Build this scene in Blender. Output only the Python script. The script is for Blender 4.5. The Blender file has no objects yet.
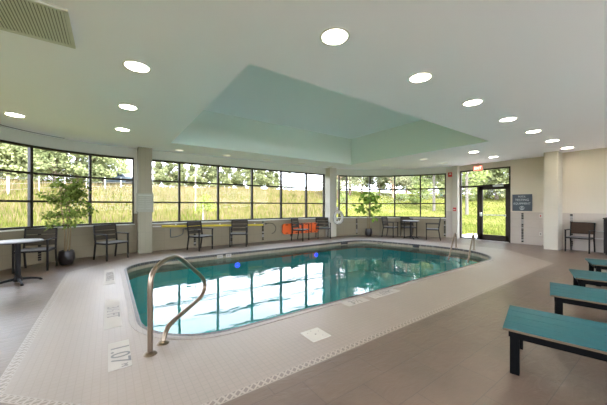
import bpy, bmesh, math, random
import numpy as np
from mathutils import Vector, Matrix
random.seed(7)
SC = bpy.context.scene
COL = SC.collection
PI = math.pi

# ------------------------------------------------------------------ camera, sky, sun, exposure
# room axes: +X runs along the long window wall, +Y towards it; the camera stands at the origin
YAW = math.atan2(385.5, 274.0)
cam_d = bpy.data.cameras.new('camera'); cam = bpy.data.objects.new('camera', cam_d); COL.objects.link(cam)
cam.location = (0, 0, 1.36); cam.rotation_euler = (PI/2, 0, YAW - PI/2 + 0.0)
fx, fy = math.cos(YAW), math.sin(YAW)
cam.rotation_euler = (PI/2, 0, math.atan2(fy, fx) - PI/2)
cam_d.sensor_width = 36; cam_d.lens = 274/607*36; cam_d.shift_y = 3.5/607
cam_d.clip_end = 500
SC.camera = cam
SC.view_settings.view_transform = 'Standard'; SC.view_settings.look = 'None'
SC.view_settings.exposure = 1.92; SC.view_settings.gamma = 1
SC.view_settings.use_curve_mapping = False
SC.cycles.max_bounces = 16; SC.cycles.diffuse_bounces = 10; SC.cycles.transparent_max_bounces = 24; SC.cycles.sample_clamp_indirect = 6

world = bpy.data.worlds.new('sky'); SC.world = world; world.use_nodes = True
wt = world.node_tree; wt.nodes.clear()
def N(t, typ, **kw):
    n = t.nodes.new(typ)
    for k, v in kw.items(): setattr(n, k, v)
    return n
w_out = N(wt, 'ShaderNodeOutputWorld'); w_bg = N(wt, 'ShaderNodeBackground'); w_tc = N(wt, 'ShaderNodeTexCoord')
w_sep = N(wt, 'ShaderNodeSeparateXYZ'); w_r = N(wt, 'ShaderNodeValToRGB'); w_n = N(wt, 'ShaderNodeTexNoise'); w_mix = N(wt, 'ShaderNodeMixRGB')
wt.links.new(w_tc.outputs['Generated'], w_sep.inputs[0]); wt.links.new(w_sep.outputs[2], w_r.inputs[0])
e = w_r.color_ramp.elements
e[0].position = 0.0; e[0].color = (0.84, 0.90, 1.06, 1)
e[1].position = 1.0; e[1].color = (0.20, 0.25, 0.34, 1)
x = e.new(0.35); x.color = (0.85, 0.92, 1.06, 1)
x = e.new(0.6); x.color = (0.42, 0.48, 0.58, 1)
w_n.inputs['Scale'].default_value = 3.0; w_n.inputs['Detail'].default_value = 4
wt.links.new(w_tc.outputs['Generated'], w_n.inputs['Vector'])
w_mix.blend_type = 'MULTIPLY'; w_mix.inputs[0].default_value = 0.25
wt.links.new(w_r.outputs[0], w_mix.inputs[1]); wt.links.new(w_n.outputs[0], w_mix.inputs[2])
wt.links.new(w_mix.outputs[0], w_bg.inputs[0]); w_bg.inputs[1].default_value = 3.5
wt.links.new(w_bg.outputs[0], w_out.inputs[0])

sun_d = bpy.data.lights.new('sun', 'SUN'); sun = bpy.data.objects.new('sun', sun_d); COL.objects.link(sun)
sun_d.energy = 5.6; sun_d.angle = math.radians(12); sun_d.color = (1.0, 0.95, 0.84)
sun.rotation_euler = Vector((-0.25, -0.75, 0.95)).to_track_quat('Z', 'Y').to_euler()
LAMP = 13.5           # strength of every ceiling downlight's diffuser

# ------------------------------------------------------------------ materials
def mat(name, color, rough=0.5, metal=0.0, spec=0.5, noise=None, bump=None, emit=None, coat=0.0):
    m = bpy.data.materials.new(name); m.use_nodes = True
    t = m.node_tree; b = t.nodes['Principled BSDF']
    b.inputs['Base Color'].default_value = (*color, 1); b.inputs['Roughness'].default_value = rough
    b.inputs['Metallic'].default_value = metal; b.inputs['Specular IOR Level'].default_value = spec
    b.inputs['Coat Weight'].default_value = coat
    if emit: b.inputs['Emission Color'].default_value = (*emit[0], 1); b.inputs['Emission Strength'].default_value = emit[1]
    tc = N(t, 'ShaderNodeTexCoord')
    sc_, amt = noise or (6.0, 0.05)
    n = N(t, 'ShaderNodeTexNoise'); n.inputs['Scale'].default_value = sc_; n.inputs['Detail'].default_value = 4
    t.links.new(tc.outputs['Object'], n.inputs['Vector'])
    r = N(t, 'ShaderNodeMixRGB'); r.blend_type = 'MIX'
    r.inputs[1].default_value = (*[c*(1-amt) for c in color], 1); r.inputs[2].default_value = (*[min(1, c*(1+amt)) for c in color], 1)
    t.links.new(n.outputs[0], r.inputs[0]); t.links.new(r.outputs[0], b.inputs['Base Color'])
    if bump:
        bn = N(t, 'ShaderNodeBump'); bn.inputs['Strength'].default_value = bump[1]; bn.inputs['Distance'].default_value = 0.01
        n2 = N(t, 'ShaderNodeTexNoise'); n2.inputs['Scale'].default_value = bump[0]
        t.links.new(tc.outputs['Object'], n2.inputs['Vector']); t.links.new(n2.outputs[0], bn.inputs['Height']); t.links.new(bn.outputs[0], b.inputs['Normal'])
    return m

def brick_mat(name, c1, c2, mortar, bw, bh, msize, rough, offset=0.5, rot=0.0, wave=None, spec=0.5, noise=(1.5, .08), bump=.2, swz=None, above=None):
    """tiles laid in room coordinates; swz 'wall' uses (x+y, z); above=(z, colour) paints plain above that height"""
    m = bpy.data.materials.new(name); m.use_nodes = True
    t = m.node_tree; b = t.nodes['Principled BSDF']; b.inputs['Roughness'].default_value = rough; b.inputs['Specular IOR Level'].default_value = spec
    g = N(t, 'ShaderNodeNewGeometry'); vec = g.outputs['Position']
    if swz == 'wall':
        s = N(t, 'ShaderNodeSeparateXYZ'); a = N(t, 'ShaderNodeMath', operation='ADD'); c = N(t, 'ShaderNodeCombineXYZ')
        t.links.new(vec, s.inputs[0]); t.links.new(s.outputs[0], a.inputs[0]); t.links.new(s.outputs[1], a.inputs[1])
        t.links.new(a.outputs[0], c.inputs[0]); t.links.new(s.outputs[2], c.inputs[1]); bv = c.outputs[0]
    else:
        mp = N(t, 'ShaderNodeMapping'); mp.inputs['Rotation'].default_value = (0, 0, rot); t.links.new(vec, mp.inputs[0]); bv = mp.outputs[0]
        if swz == 'floor': mp.inputs['Location'].default_value = (0.0, 0.02, 0)
    br = N(t, 'ShaderNodeTexBrick'); br.offset = offset; br.inputs['Scale'].default_value = 1.0
    br.inputs['Brick Width'].default_value = bw; br.inputs['Row Height'].default_value = bh
    br.inputs['Mortar Size'].default_value = msize; br.inputs['Mortar Smooth'].default_value = 0.1
    br.inputs['Color1'].default_value = (*c1, 1); br.inputs['Color2'].default_value = (*c2, 1); br.inputs['Mortar'].default_value = (*mortar, 1)
    t.links.new(bv, br.inputs['Vector'])
    n = N(t, 'ShaderNodeTexNoise'); n.inputs['Scale'].default_value = noise[0]; n.inputs['Detail'].default_value = 6; n.inputs['Roughness'].default_value = .65
    t.links.new(vec, n.inputs['Vector'])
    rp = N(t, 'ShaderNodeMapRange'); rp.inputs['From Min'].default_value = .3; rp.inputs['From Max'].default_value = .7
    rp.inputs['To Min'].default_value = 1-noise[1]; rp.inputs['To Max'].default_value = 1+noise[1]; t.links.new(n.outputs[0], rp.inputs[0])
    mx = N(t, 'ShaderNodeVectorMath', operation='SCALE'); t.links.new(br.outputs['Color'], mx.inputs[0]); t.links.new(rp.outputs[0], mx.inputs['Scale'])
    col = mx.outputs[0]; fac = br.outputs['Fac']
    if above:
        s2 = N(t, 'ShaderNodeSeparateXYZ'); t.links.new(vec, s2.inputs[0])
        gt = N(t, 'ShaderNodeMath', operation='GREATER_THAN'); gt.inputs[1].default_value = above[0]; t.links.new(s2.outputs[2], gt.inputs[0])
        mm = N(t, 'ShaderNodeMixRGB'); t.links.new(gt.outputs[0], mm.inputs[0]); t.links.new(col, mm.inputs[1]); mm.inputs[2].default_value = (*above[1], 1); col = mm.outputs[0]
        m2 = N(t, 'ShaderNodeMixRGB'); t.links.new(gt.outputs[0], m2.inputs[0]); t.links.new(fac, m2.inputs[1]); m2.inputs[2].default_value = (0, 0, 0, 1); fac = m2.outputs[0]
        mr = N(t, 'ShaderNodeMapRange'); mr.inputs['To Min'].default_value = rough; mr.inputs['To Max'].default_value = .75; t.links.new(gt.outputs[0], mr.inputs[0]); t.links.new(mr.outputs[0], b.inputs['Roughness'])
    t.links.new(col, b.inputs['Base Color'])
    bp = N(t, 'ShaderNodeBump'); bp.inputs['Strength'].default_value = bump; bp.inputs['Distance'].default_value = .004; bp.invert = True
    t.links.new(fac, bp.inputs['Height'])
    if wave:
        w = N(t, 'ShaderNodeTexNoise'); w.inputs['Scale'].default_value = wave[0]; w.inputs['Detail'].default_value = 5; w.inputs['Distortion'].default_value = 1.2
        mpw = N(t, 'ShaderNodeMapping'); mpw.inputs['Scale'].default_value = (1, 2.6, 1); t.links.new(vec, mpw.inputs[0]); t.links.new(mpw.outputs[0], w.inputs['Vector'])
        b2 = N(t, 'ShaderNodeBump'); b2.inputs['Strength'].default_value = wave[1]; b2.inputs['Distance'].default_value = .01
        t.links.new(w.outputs[0], b2.inputs['Height']); t.links.new(bp.outputs[0], b2.inputs['Normal']); t.links.new(b2.outputs[0], b.inputs['Normal'])
    else: t.links.new(bp.outputs[0], b.inputs['Normal'])
    return m

def glass_mat(name, tint=(.97, .985, .975), refl=.05):
    m = bpy.data.materials.new(name); m.use_nodes = True; t = m.node_tree; t.nodes.clear()
    o = N(t, 'ShaderNodeOutputMaterial'); tr = N(t, 'ShaderNodeBsdfTransparent'); gl = N(t, 'ShaderNodeBsdfGlossy'); mx = N(t, 'ShaderNodeMixShader')
    tr.inputs[0].default_value = (*tint, 1); gl.inputs['Roughness'].default_value = .02; f = N(t, 'ShaderNodeFresnel'); f.inputs[0].default_value = 1.25
    t.links.new(f.outputs[0], mx.inputs[0]); t.links.new(tr.outputs[0], mx.inputs[1]); t.links.new(gl.outputs[0], mx.inputs[2]); t.links.new(mx.outputs[0], o.inputs[0])
    return m

def water_mat():
    m = bpy.data.materials.new('pool_water'); m.use_nodes = True; t = m.node_tree; t.nodes.clear()
    o = N(t, 'ShaderNodeOutputMaterial'); tr = N(t, 'ShaderNodeBsdfTransparent'); gl = N(t, 'ShaderNodeBsdfGlossy'); mx = N(t, 'ShaderNodeMixShader')
    tr.inputs[0].default_value = (.62, .92, .93, 1); gl.inputs['Roughness'].default_value = .015
    f = N(t, 'ShaderNodeFresnel'); f.inputs[0].default_value = 1.33
    g = N(t, 'ShaderNodeNewGeometry'); mp = N(t, 'ShaderNodeMapping'); mp.inputs['Scale'].default_value = (.8, 1.9, 1)
    n = N(t, 'ShaderNodeTexNoise'); n.inputs['Scale'].default_value = 1.6; n.inputs['Detail'].default_value = 2.5; n.inputs['Distortion'].default_value = .6
    b = N(t, 'ShaderNodeBump'); b.inputs['Strength'].default_value = .07; b.inputs['Distance'].default_value = .05
    t.links.new(g.outputs['Position'], mp.inputs[0]); t.links.new(mp.outputs[0], n.inputs['Vector']); t.links.new(n.outputs[0], b.inputs['Height'])
    t.links.new(b.outputs[0], gl.inputs['Normal']); t.links.new(b.outputs[0], f.inputs['Normal'])
    t.links.new(f.outputs[0], mx.inputs[0]); t.links.new(tr.outputs[0], mx.inputs[1]); t.links.new(gl.outputs[0], mx.inputs[2]); t.links.new(mx.outputs[0], o.inputs[0])
    return m

def leaf_mat(name, c1, c2, sc=1.2):
    m = bpy.data.materials.new(name); m.use_nodes = True; t = m.node_tree; t.nodes.clear()
    o = N(t, 'ShaderNodeOutputMaterial'); d = N(t, 'ShaderNodeBsdfDiffuse'); tl = N(t, 'ShaderNodeBsdfTranslucent'); mx = N(t, 'ShaderNodeMixShader'); mx.inputs[0].default_value = .35
    g = N(t, 'ShaderNodeNewGeometry'); n = N(t, 'ShaderNodeTexNoise'); n.inputs['Scale'].default_value = sc; n.inputs['Detail'].default_value = 3
    r = N(t, 'ShaderNodeValToRGB'); r.color_ramp.elements[0].position = .35; r.color_ramp.elements[1].position = .65
    r.color_ramp.elements[0].color = (*c1, 1); r.color_ramp.elements[1].color = (*c2, 1)
    t.links.new(g.outputs['Position'], n.inputs['Vector']); t.links.new(n.outputs[0], r.inputs[0])
    for s in (d, tl): t.links.new(r.outputs[0], s.inputs[0])
    t.links.new(d.outputs[0], mx.inputs[1]); t.links.new(tl.outputs[0], mx.inputs[2]); t.links.new(mx.outputs[0], o.inputs[0])
    return m

WALLC = (.60, .535, .44)
M = dict(
    ceiling=mat('ceiling_paint', (.94, .925, .99), .9, noise=(1.0, .01)),
    recess=mat('ceiling_recess_paint', (.93, .96, .99), .9, noise=(1.0, .01)),  # cooler tint stands in for light bounced off the water
    recesswall=mat('recess_side_paint', (.76, .82, .80), .9, noise=(1.0, .01)),  # darker than the recess top: shade on the sides put into the colour
    wall=brick_mat('wall_paint_over_tile', (.47, .405, .345), (.46, .395, .335), (.40, .345, .29), .6, .3, .004, .4, 0.0, swz='wall', above=(1.14, WALLC), noise=(2, .02), bump=.1),
    dado=brick_mat('window_wall_tile', (.27, .225, .15), (.262, .218, .146), (.23, .19, .13), .6, .3, .004, .6, 0.0, swz='wall', spec=.15, above=(1.14, (.62, .62, .54)), noise=(2, .02), bump=.1),  # wall tile darkened under the windows, backlit shade put into the colour
    paint=mat('wall_paint', WALLC, .8, noise=(1, .01)),
    column=mat('column_paint', (.52, .48, .40), .8, noise=(1, .01)),
    coltile=brick_mat('column_tile', (.32, .29, .215), (.31, .28, .207), (.26, .235, .175), .12, .6, .003, .6, 0.0, spec=.2, swz='wall', noise=(2, .02), bump=.1),
    sill=mat('window_sill_paint', (.70, .69, .62), .5),
    floor=brick_mat('floor_tile', (.158, .106, .075), (.146, .098, .07), (.11, .078, .058), .61, .292, .0035, .34, .4, wave=(5.5, .45), noise=(1.3, .15), swz='floor'),
    deck=brick_mat('deck_mosaic', (.30, .235, .19), (.29, .227, .184), (.262, .206, .166), .052, .052, .0035, .42, 0.0, noise=(.8, .04), bump=.12),
    coping=brick_mat('coping_tile', (.34, .29, .255), (.33, .28, .247), (.28, .24, .21), .05, .05, .003, .5, 0.0, spec=.25, noise=(2, .03), bump=.2),
    nosing=brick_mat('nosing_tile', (.025, .02, .018), (.03, .025, .02), (.12, .10, .085), .05, .05, .005, .4, 0.0, noise=(2, .05)),
    band=brick_mat('waterline_tile', (.27, .225, .15), (.25, .205, .138), (.20, .165, .11), .15, .15, .006, .5, 0.0, swz='wall', noise=(3, .06)),
    basin=mat('pool_plaster', (.10, .66, .70), .7, noise=(1, .04)),
    water=water_mat(), glass=glass_mat('window_glass'),
    frame=mat('bronze_window_frame', (.035, .028, .018), .55, .1, .25),
    doorframe=mat('bronze_door_frame', (.035, .025, .018), .55, .1, .25),
    chairmetal=mat('dark_chair_metal', (.012, .009, .007), .5, .1, .25),
    chairslat=mat('taupe_chair_slats', (.05, .038, .024), .6, spec=.25, noise=(20, .15)),
    chairseat=mat('grey_chair_seat', (.17, .16, .155), .5, noise=(20, .1)),
    chairseat_tan=mat('brown_chair_back', (.07, .04, .025), .6, spec=.2, noise=(20, .15)),
    benchtop=mat('teal_bench_board', (.010, .095, .10), .55, spec=.3, noise=(9, .18), bump=(30, .15)),
    benchedge=mat('tan_board_edge', (.11, .075, .045), .6, spec=.2),
    benchmetal=mat('black_bench_frame', (.002, .002, .002), .7, spec=.08),
    tabletop=mat('grey_table_top', (.20, .185, .19), .35, noise=(15, .08)),
    tableedge=mat('dark_table_metal', (.010, .008, .008), .5, .1, .25),
    steel=mat('bronze_tinted_steel', (.26, .20, .145), .32, .95),
    steel2=mat('satin_steel', (.62, .60, .57), .3, .9),
    white=mat('white_plastic', (.58, .54, .49), .45),
    lidwhite=mat('worn_lid_plastic', (.50, .45, .39), .6, spec=.2),
    tilewhite=mat('white_marker_tile', (.44, .385, .335), .65, spec=.15),
    ink=mat('dark_marker_ink', (.12, .11, .11), .5),
    inkpale=mat('grey_marker_ink', (.20, .185, .175), .6, spec=.2),
    black=mat('black_rubber', (.012, .012, .013), .6),
    darktile=mat('black_glass_tile', (.012, .012, .016), .15, noise=(30, .4)),
    midtile=mat('grey_glass_tile', (.28, .27, .27), .2, noise=(30, .3)),
    diffuser=mat('lit_diffuser', (1, 1, 1), .5, emit=((1.0, .95, .88), LAMP)),
    poollens=mat('pool_lamp_lens', (.9, 1, 1), .4, emit=((1.0, .96, .88), 7)),  # lens of the added lamps that brighten the basin and recess
    dimlens=mat('dimmed_diffuser', (.8, .8, .76), .5, emit=((1.0, .97, .88), .22)),
    trimring=mat('lamp_trim', (.75, .74, .70), .5),
    ventwhite=mat('vent_paint', (.62, .61, .55), .5), ventdark=mat('vent_shadow_box', (.22, .22, .19), .8),
    red=mat('red_plastic', (.50, .02, .015), .4), exitred=mat('exit_sign_face', (.8, .15, .1), .4, emit=((1.0, .12, .07), .7)),
    exitpale=mat('exit_letters', (1, .8, .7), .4, emit=((1.0, .75, .6), .9)),
    signblue=mat('slate_blue_sign', (.055, .072, .095), .5), signink=mat('pale_sign_lettering', (.55, .58, .62), .5),
    panelgrey=mat('grey_notice', (.30, .30, .24), .5, noise=(60, .25)), panelink=mat('notice_lettering', (.40, .40, .33), .5),
    yellow=mat('yellow_pole_paint', (.62, .47, .03), .4), orange=mat('orange_board', (.85, .13, .012), .45), strap=mat('dark_strap', (.25, .045, .012), .7),
    hook=mat('blue_grey_hook', (.06, .075, .085), .4, .4),
    pot=mat('black_ribbed_pot', (.018, .013, .012), .35), soil=mat('dark_soil', (.03, .02, .014), .9, noise=(40, .4)),
    bark=mat('plant_stem_bark', (.23, .16, .08), .8, noise=(30, .3)), leafL=leaf_mat('ficus_leaf', (.07, .11, .022), (.25, .31, .07), 9),
    leafR=leaf_mat('fig_leaf', (.09, .19, .025), (.30, .42, .08), 9),
    trunk=mat('tree_bark', (.20, .15, .11), .9, noise=(8, .3)), birch=mat('pale_bark', (.17, .15, .13), .85, spec=.1, noise=(6, .25)), pinebark=mat('pine_bark', (.26, .17, .12), .9, noise=(6, .3)),
    poplar=leaf_mat('poplar_leaf', (.21, .24, .11), (.38, .40, .21)), darkleaf=leaf_mat('far_tree_leaf', (.18, .205, .10), (.30, .315, .17)),
    pine=leaf_mat('pine_needle', (.15, .18, .10), (.33, .33, .21)), bushleaf=leaf_mat('bush_leaf', (.18, .23, .07), (.34, .38, .15)),
    sapleaf=leaf_mat('sapling_leaf', (.16, .24, .04), (.36, .40, .09), 4),
    lawn=leaf_mat('lawn_grass', (.165, .185, .045), (.235, .235, .075), .5), grassn=leaf_mat('fresh_grass', (.12, .165, .026), (.21, .225, .055), .9), grassg=leaf_mat('meadow_grass', (.105, .12, .023), (.19, .18, .058), .9), grasst=leaf_mat('seeding_grass', (.20, .155, .08), (.25, .19, .115), .9),
    concrete=mat('outdoor_concrete', (.72, .70, .67), .8, noise=(4, .06)),
    carbody=mat('slate_car_paint', (.13, .16, .20), .3, .3), carbody2=mat('silver_car_paint', (.42, .44, .47), .3, .3), carglass=mat('car_glass', (.03, .04, .05), .1),
    postwhite=mat('white_post_paint', (.48, .47, .45), .6), polewood=mat('pale_pole', (.30, .25, .225), .7), wire=mat('fence_wire', (.35, .34, .32), .5, .5),
    turq=mat('turquoise_panel', (.16, .34, .32), .5), bluelamp=mat('blue_pool_lamp', (.05, .1, .9), .3, emit=((.02, .05, 1.0), 1.2)),
)

# ------------------------------------------------------------------ mesh helpers
def link(o, parent=None):
    COL.objects.link(o)
    if parent is not None: o.parent = parent
    return o
def tag(o, label=None, cat=None, group=None, kind=None):
    if label: o['label'] = label
    if cat: o['category'] = cat
    if group: o['group'] = group
    if kind: o['kind'] = kind
    return o
def empty(name, loc=(0, 0, 0), rz=0.0, label=None, cat=None, group=None, parent=None):
    o = bpy.data.objects.new(name, None); o.empty_display_size = .1; link(o, parent)
    o.location = loc; o.rotation_euler = (0, 0, rz)
    return tag(o, label, cat, group)
class MB:
    def __init__(s): s.bm = bmesh.new()
    def box(s, c, d, rot=None, bevel=0.0):
        g = bmesh.ops.create_cube(s.bm, size=1.0)['verts']
        Mx = Matrix.Translation(Vector(c)) @ (rot if rot is not None else Matrix.Identity(4)) @ Matrix.Diagonal((d[0], d[1], d[2], 1))
        bmesh.ops.transform(s.bm, matrix=Mx, verts=g)
        if bevel > 0:
            es = list({e for v in g for e in v.link_edges}); bmesh.ops.bevel(s.bm, geom=es, offset=bevel, segments=2, affect='EDGES', profile=.6)
        return s
    def bar(s, p0, p1, w, h, bevel=0.0):
        p0, p1 = Vector(p0), Vector(p1); d = p1-p0; L = d.length; zax = Vector((0, 0, 1))
        xq = d.normalized(); y = zax.cross(xq)
        if y.length < 1e-4: y = Vector((0, 1, 0))
        y.normalize(); z = xq.cross(y)
        R = Matrix((xq, y, z)).transposed().to_4x4()
        return s.box((p0+p1)/2, (L, w, h), R, bevel)
    def cyl(s, p0, p1, r0, r1=None, n=16, cap=True):
        r1 = r0 if r1 is None else r1; p0, p1 = Vector(p0), Vector(p1); d = p1-p0
        q = d.to_track_quat('Z', 'Y').to_matrix().to_4x4()
        bmesh.ops.create_cone(s.bm, cap_ends=cap, segments=n, radius1=r0, radius2=r1, depth=d.length, matrix=Matrix.Translation((p0+p1)/2) @ q)
        return s
    def tube(s, pts, r, n=10, closed=False, cap=True):
        pts = [Vector(p) for p in pts]; rings = []; K = len(pts); up = None
        for i, p in enumerate(pts):
            a = pts[(i-1) % K] if (closed or i > 0) else p; b = pts[(i+1) % K] if (closed or i < K-1) else p
            t = (b-a).normalized()
            if up is None: up = t.orthogonal().normalized()
            up = (up - t*up.dot(t)).normalized(); side = t.cross(up)
            rr = r[i] if isinstance(r, (list, tuple)) else r
            rings.append([s.bm.verts.new(p + (up*math.cos(2*PI*k/n) + side*math.sin(2*PI*k/n))*rr) for k in range(n)])
        for i in range(K if closed else K-1):
            A, B = rings[i], rings[(i+1) % K]
            for k in range(n): s.bm.faces.new((A[k], A[(k+1) % n], B[(k+1) % n], B[k]))
        if cap and not closed: s.bm.faces.new(rings[0][::-1]); s.bm.faces.new(rings[-1])
        return s
    def lathe(s, prof, n=32, c=(0, 0, 0), wob=None):
        rings = []
        for (r, z) in prof:
            rings.append([s.bm.verts.new((c[0]+r*(wob(k) if wob else 1)*math.cos(2*PI*k/n), c[1]+r*(wob(k) if wob else 1)*math.sin(2*PI*k/n), c[2]+z)) for k in range(n)])
        for A, B in zip(rings, rings[1:]):
            for k in range(n): s.bm.faces.new((A[k], A[(k+1) % n], B[(k+1) % n], B[k]))
        if prof[0][0] > 1e-5: s.bm.faces.new(rings[0][::-1])
        if prof[-1][0] > 1e-5: s.bm.faces.new(rings[-1])
        return s
    def quad(s, a, b, c, d): s.bm.faces.new([s.bm.verts.new(Vector(p)) for p in (a, b, c, d)]); return s
    def prism(s, poly, z0, z1):
        A = [s.bm.verts.new((p[0], p[1], z0)) for p in poly]; B = [s.bm.verts.new((p[0], p[1], z1)) for p in poly]; n = len(poly)
        s.bm.faces.new(A[::-1]); s.bm.faces.new(B)
        for k in range(n): s.bm.faces.new((A[k], A[(k+1) % n], B[(k+1) % n], B[k]))
        return s
    def torus(s, c, R, r, axis='Y', n=32, m=10):
        pts = []
        for k in range(n):
            a = 2*PI*k/n
            v = {'Y': (R*math.cos(a), 0, R*math.sin(a)), 'Z': (R*math.cos(a), R*math.sin(a), 0), 'X': (0, R*math.cos(a), R*math.sin(a))}[axis]
            pts.append(Vector(c)+Vector(v))
        return s.tube(pts, r, m, closed=True)
    def build(s, name, m, parent=None, smooth=False, loc=None, rz=None, ang=40):
        bmesh.ops.recalc_face_normals(s.bm, faces=s.bm.faces)
        me = bpy.data.meshes.new(name); s.bm.to_mesh(me); s.bm.free()
        me.materials.append(m)
        if smooth:
            for p in me.polygons: p.use_smooth = True
            me.set_sharp_from_angle(angle=math.radians(ang))
        o = bpy.data.objects.new(name, me); link(o, parent)
        if loc is not None: o.location = loc
        if rz is not None: o.rotation_euler = (0, 0, rz)
        return o
def copy_tree(o, parent=None):
    c = o.copy(); link(c, parent)
    for ch in [x for x in bpy.data.objects if x.parent == o]: copy_tree(ch, c)
    return c
def fill(outer, holes, z, name, m, parent=None):
    bm = bmesh.new()
    for loop in [outer]+list(holes):
        vs = [bm.verts.new((p[0], p[1], z)) for p in loop]
        for k in range(len(vs)): bm.edges.new((vs[k], vs[(k+1) % len(vs)]))
    bmesh.ops.triangle_fill(bm, use_beauty=True, use_dissolve=False, edges=bm.edges[:])
    for f in bm.faces:
        f.normal_update()
        if f.normal.z < 0: f.normal_flip()
    me = bpy.data.meshes.new(name); bm.to_mesh(me); bm.free(); me.materials.append(m)
    return link(bpy.data.objects.new(name, me), parent)
def rounded(corners, seg=10):
    out = []; n = len(corners)
    for i in range(n):
        p = Vector(corners[i][:2]); r = corners[i][2]
        a = (Vector(corners[i-1][:2])-p).normalized(); b = (Vector(corners[(i+1) % n][:2])-p).normalized()
        if r <= 0: out.append(tuple(p)); continue
        h = math.acos(max(-1, min(1, a.dot(b))))/2; d = r/math.tan(h)
        c = p + (a+b).normalized()*(r/math.sin(h)); s0 = p+a*d-c; s1 = p+b*d-c
        a0 = math.atan2(s0.y, s0.x); a1 = math.atan2(s1.y, s1.x); da = (a1-a0+PI) % (2*PI)-PI
        for k in range(seg+1): t = a0+da*k/seg; out.append((c.x+r*math.cos(t), c.y+r*math.sin(t)))
    return out
def offset_path(path, d, closed=False):
    """shift a polyline to its left by d"""
    out = []; n = len(path)
    for i in range(n):
        p = Vector(path[i])
        a = Vector(path[i-1]) if (closed or i > 0) else None; b = Vector(path[(i+1) % n]) if (closed or i < n-1) else None
        t1 = (p-a).normalized() if a is not None else (b-p).normalized(); t2 = (b-p).normalized() if b is not None else t1
        n1 = Vector((-t1.y, t1.x)); n2 = Vector((-t2.y, t2.x)); m = (n1+n2)
        m = m.normalized() if m.length > 1e-4 else n1
        out.append(tuple(p + m*(d/max(.5, m.dot(n1)))))
    return out
def strip(mb, path, o0, o1, z0, z1):
    """a wall of rectangular section following a path between two offsets"""
    A = offset_path(path, o0); B = offset_path(path, o1); prev = None; bm = mb.bm
    for a, b in zip(A, B):
        r = [bm.verts.new((a[0], a[1], z0)), bm.verts.new((b[0], b[1], z0)), bm.verts.new((b[0], b[1], z1)), bm.verts.new((a[0], a[1], z1))]
        if prev:
            for k in range(4): bm.faces.new((prev[k], prev[(k+1) % 4], r[(k+1) % 4], r[k]))
        else: bm.faces.new(r[::-1])
        prev = r
    bm.faces.new(prev)
    return mb
def text(name, s, size, m, parent=None, loc=(0, 0, 0), rot=(0, 0, 0), depth=.002, sx=1.0, align='CENTER'):
    cu = bpy.data.curves.new(name, 'FONT'); cu.body = s; cu.size = size; cu.extrude = depth; cu.align_x = align; cu.align_y = 'CENTER'
    o = bpy.data.objects.new(name, cu); COL.objects.link(o)
    bpy.context.view_layer.update()
    me = bpy.data.meshes.new_from_object(o.evaluated_get(bpy.context.evaluated_depsgraph_get()))
    bpy.data.objects.remove(o); me.name = name; me.materials.clear(); me.materials.append(m)
    me.transform(Matrix.Diagonal((sx, 1, 1, 1)))
    t = bpy.data.objects.new(name, me); link(t, parent); t.location = loc; t.rotation_euler = rot
    return t

# ------------------------------------------------------------------ the room shell
HC = 3.05            # ceiling height
Z_SILL, Z_B1, Z_B2, Z_HEAD = .84, 1.47, 2.13, 2.78
def catmull(P, per=5):
    out = []
    for i in range(len(P)-1):
        p0 = Vector(P[max(i-1, 0)]); p1 = Vector(P[i]); p2 = Vector(P[i+1]); p3 = Vector(P[min(i+2, len(P)-1)])
        for k in range(per):
            t = k/per
            out.append(tuple(.5*((2*p1)+(-p0+p2)*t+(2*p0-5*p1+4*p2-p3)*t*t+(-p0+3*p1-3*p2+p3)*t**3)))
    out.append(tuple(P[-1])); return out
arc = catmull([(-2.7, 5.6), (-2.63, 6.4), (-2.47, 7.2), (-2.21, 7.86), (-1.88, 8.40), (-1.45, 8.82), (-.95, 9.12), (-.40, 9.31), (.1, 9.39), (.45, 9.4)], 3)
bow = catmull([(8.25, 9.4), (9.3, 9.0), (10.1, 8.47), (10.8, 7.8), (11.35, 7.05), (11.8, 6.2), (12.02, 5.72)])
WL = [(-2.7, -2.6), (-2.7, -2.2)]
path_left = [(-2.7, -2.2)] + arc + [(.62, 9.4)]
path_long = [(.62, 9.4), (1.0, 9.4), (7.95, 9.4), (8.25, 9.4)]
path_door = [(12.02, 5.72), (12.1, 5.6), (12.1, 2.66)]
tail = [(11.25, 2.66), (11.25, 2.33), (11.75, 2.33), (11.75, -2.6)]
outline = WL + path_left[1:] + path_long[2:] + bow[1:] + path_door[1:] + tail
T = .22
def struct(o): o['kind'] = 'structure'; return o

VA = (1.36, 3.02, 8.1, 8.02)
hole = [(VA[0], VA[1]), (VA[2], VA[1]), (VA[2], VA[3]), (VA[0], VA[3])]
out_off = offset_path(outline, T*.9, True)
LAMPS = [(1.84+1.505*k, 2.05) for k in range(7)] + [(.28, 3.88), (.27, 5.55), (.25, 7.25), (-1.42, 7.25)] + [(x_, 8.95) for x_ in (1.75, 3.22, 4.72, 6.25, 7.75)] + [(9.3, 7.27), (9.27, 5.55), (10.74, 5.58), (9.3, 3.9), (10.8, 3.9)]
struct(fill(out_off, [hole]+[[(x_+.128*math.cos(k*PI/12), y_+.128*math.sin(k*PI/12)) for k in range(24)] for x_, y_ in LAMPS], HC, 'ceiling', M['ceiling']))
mb = MB()
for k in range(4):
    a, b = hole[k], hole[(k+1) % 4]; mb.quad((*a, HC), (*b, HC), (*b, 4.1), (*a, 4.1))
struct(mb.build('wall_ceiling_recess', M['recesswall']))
struct(MB().quad(*[(*p, 4.1) for p in hole]).build('ceiling_recess', M['recess']))
struct(strip(MB(), WL, 0, T, -.2, HC+.05).build('wall_left', M['wall']))
def window_wall(path, name):
    mb = MB(); strip(mb, path, 0, T, -.2, Z_SILL-.03); strip(mb, path, 0, T, Z_HEAD, HC+.05)
    return struct(mb.build(name, M['dado']))
window_wall(path_left, 'wall_front_left'); window_wall(path_long[1:3], 'wall_front')
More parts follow.
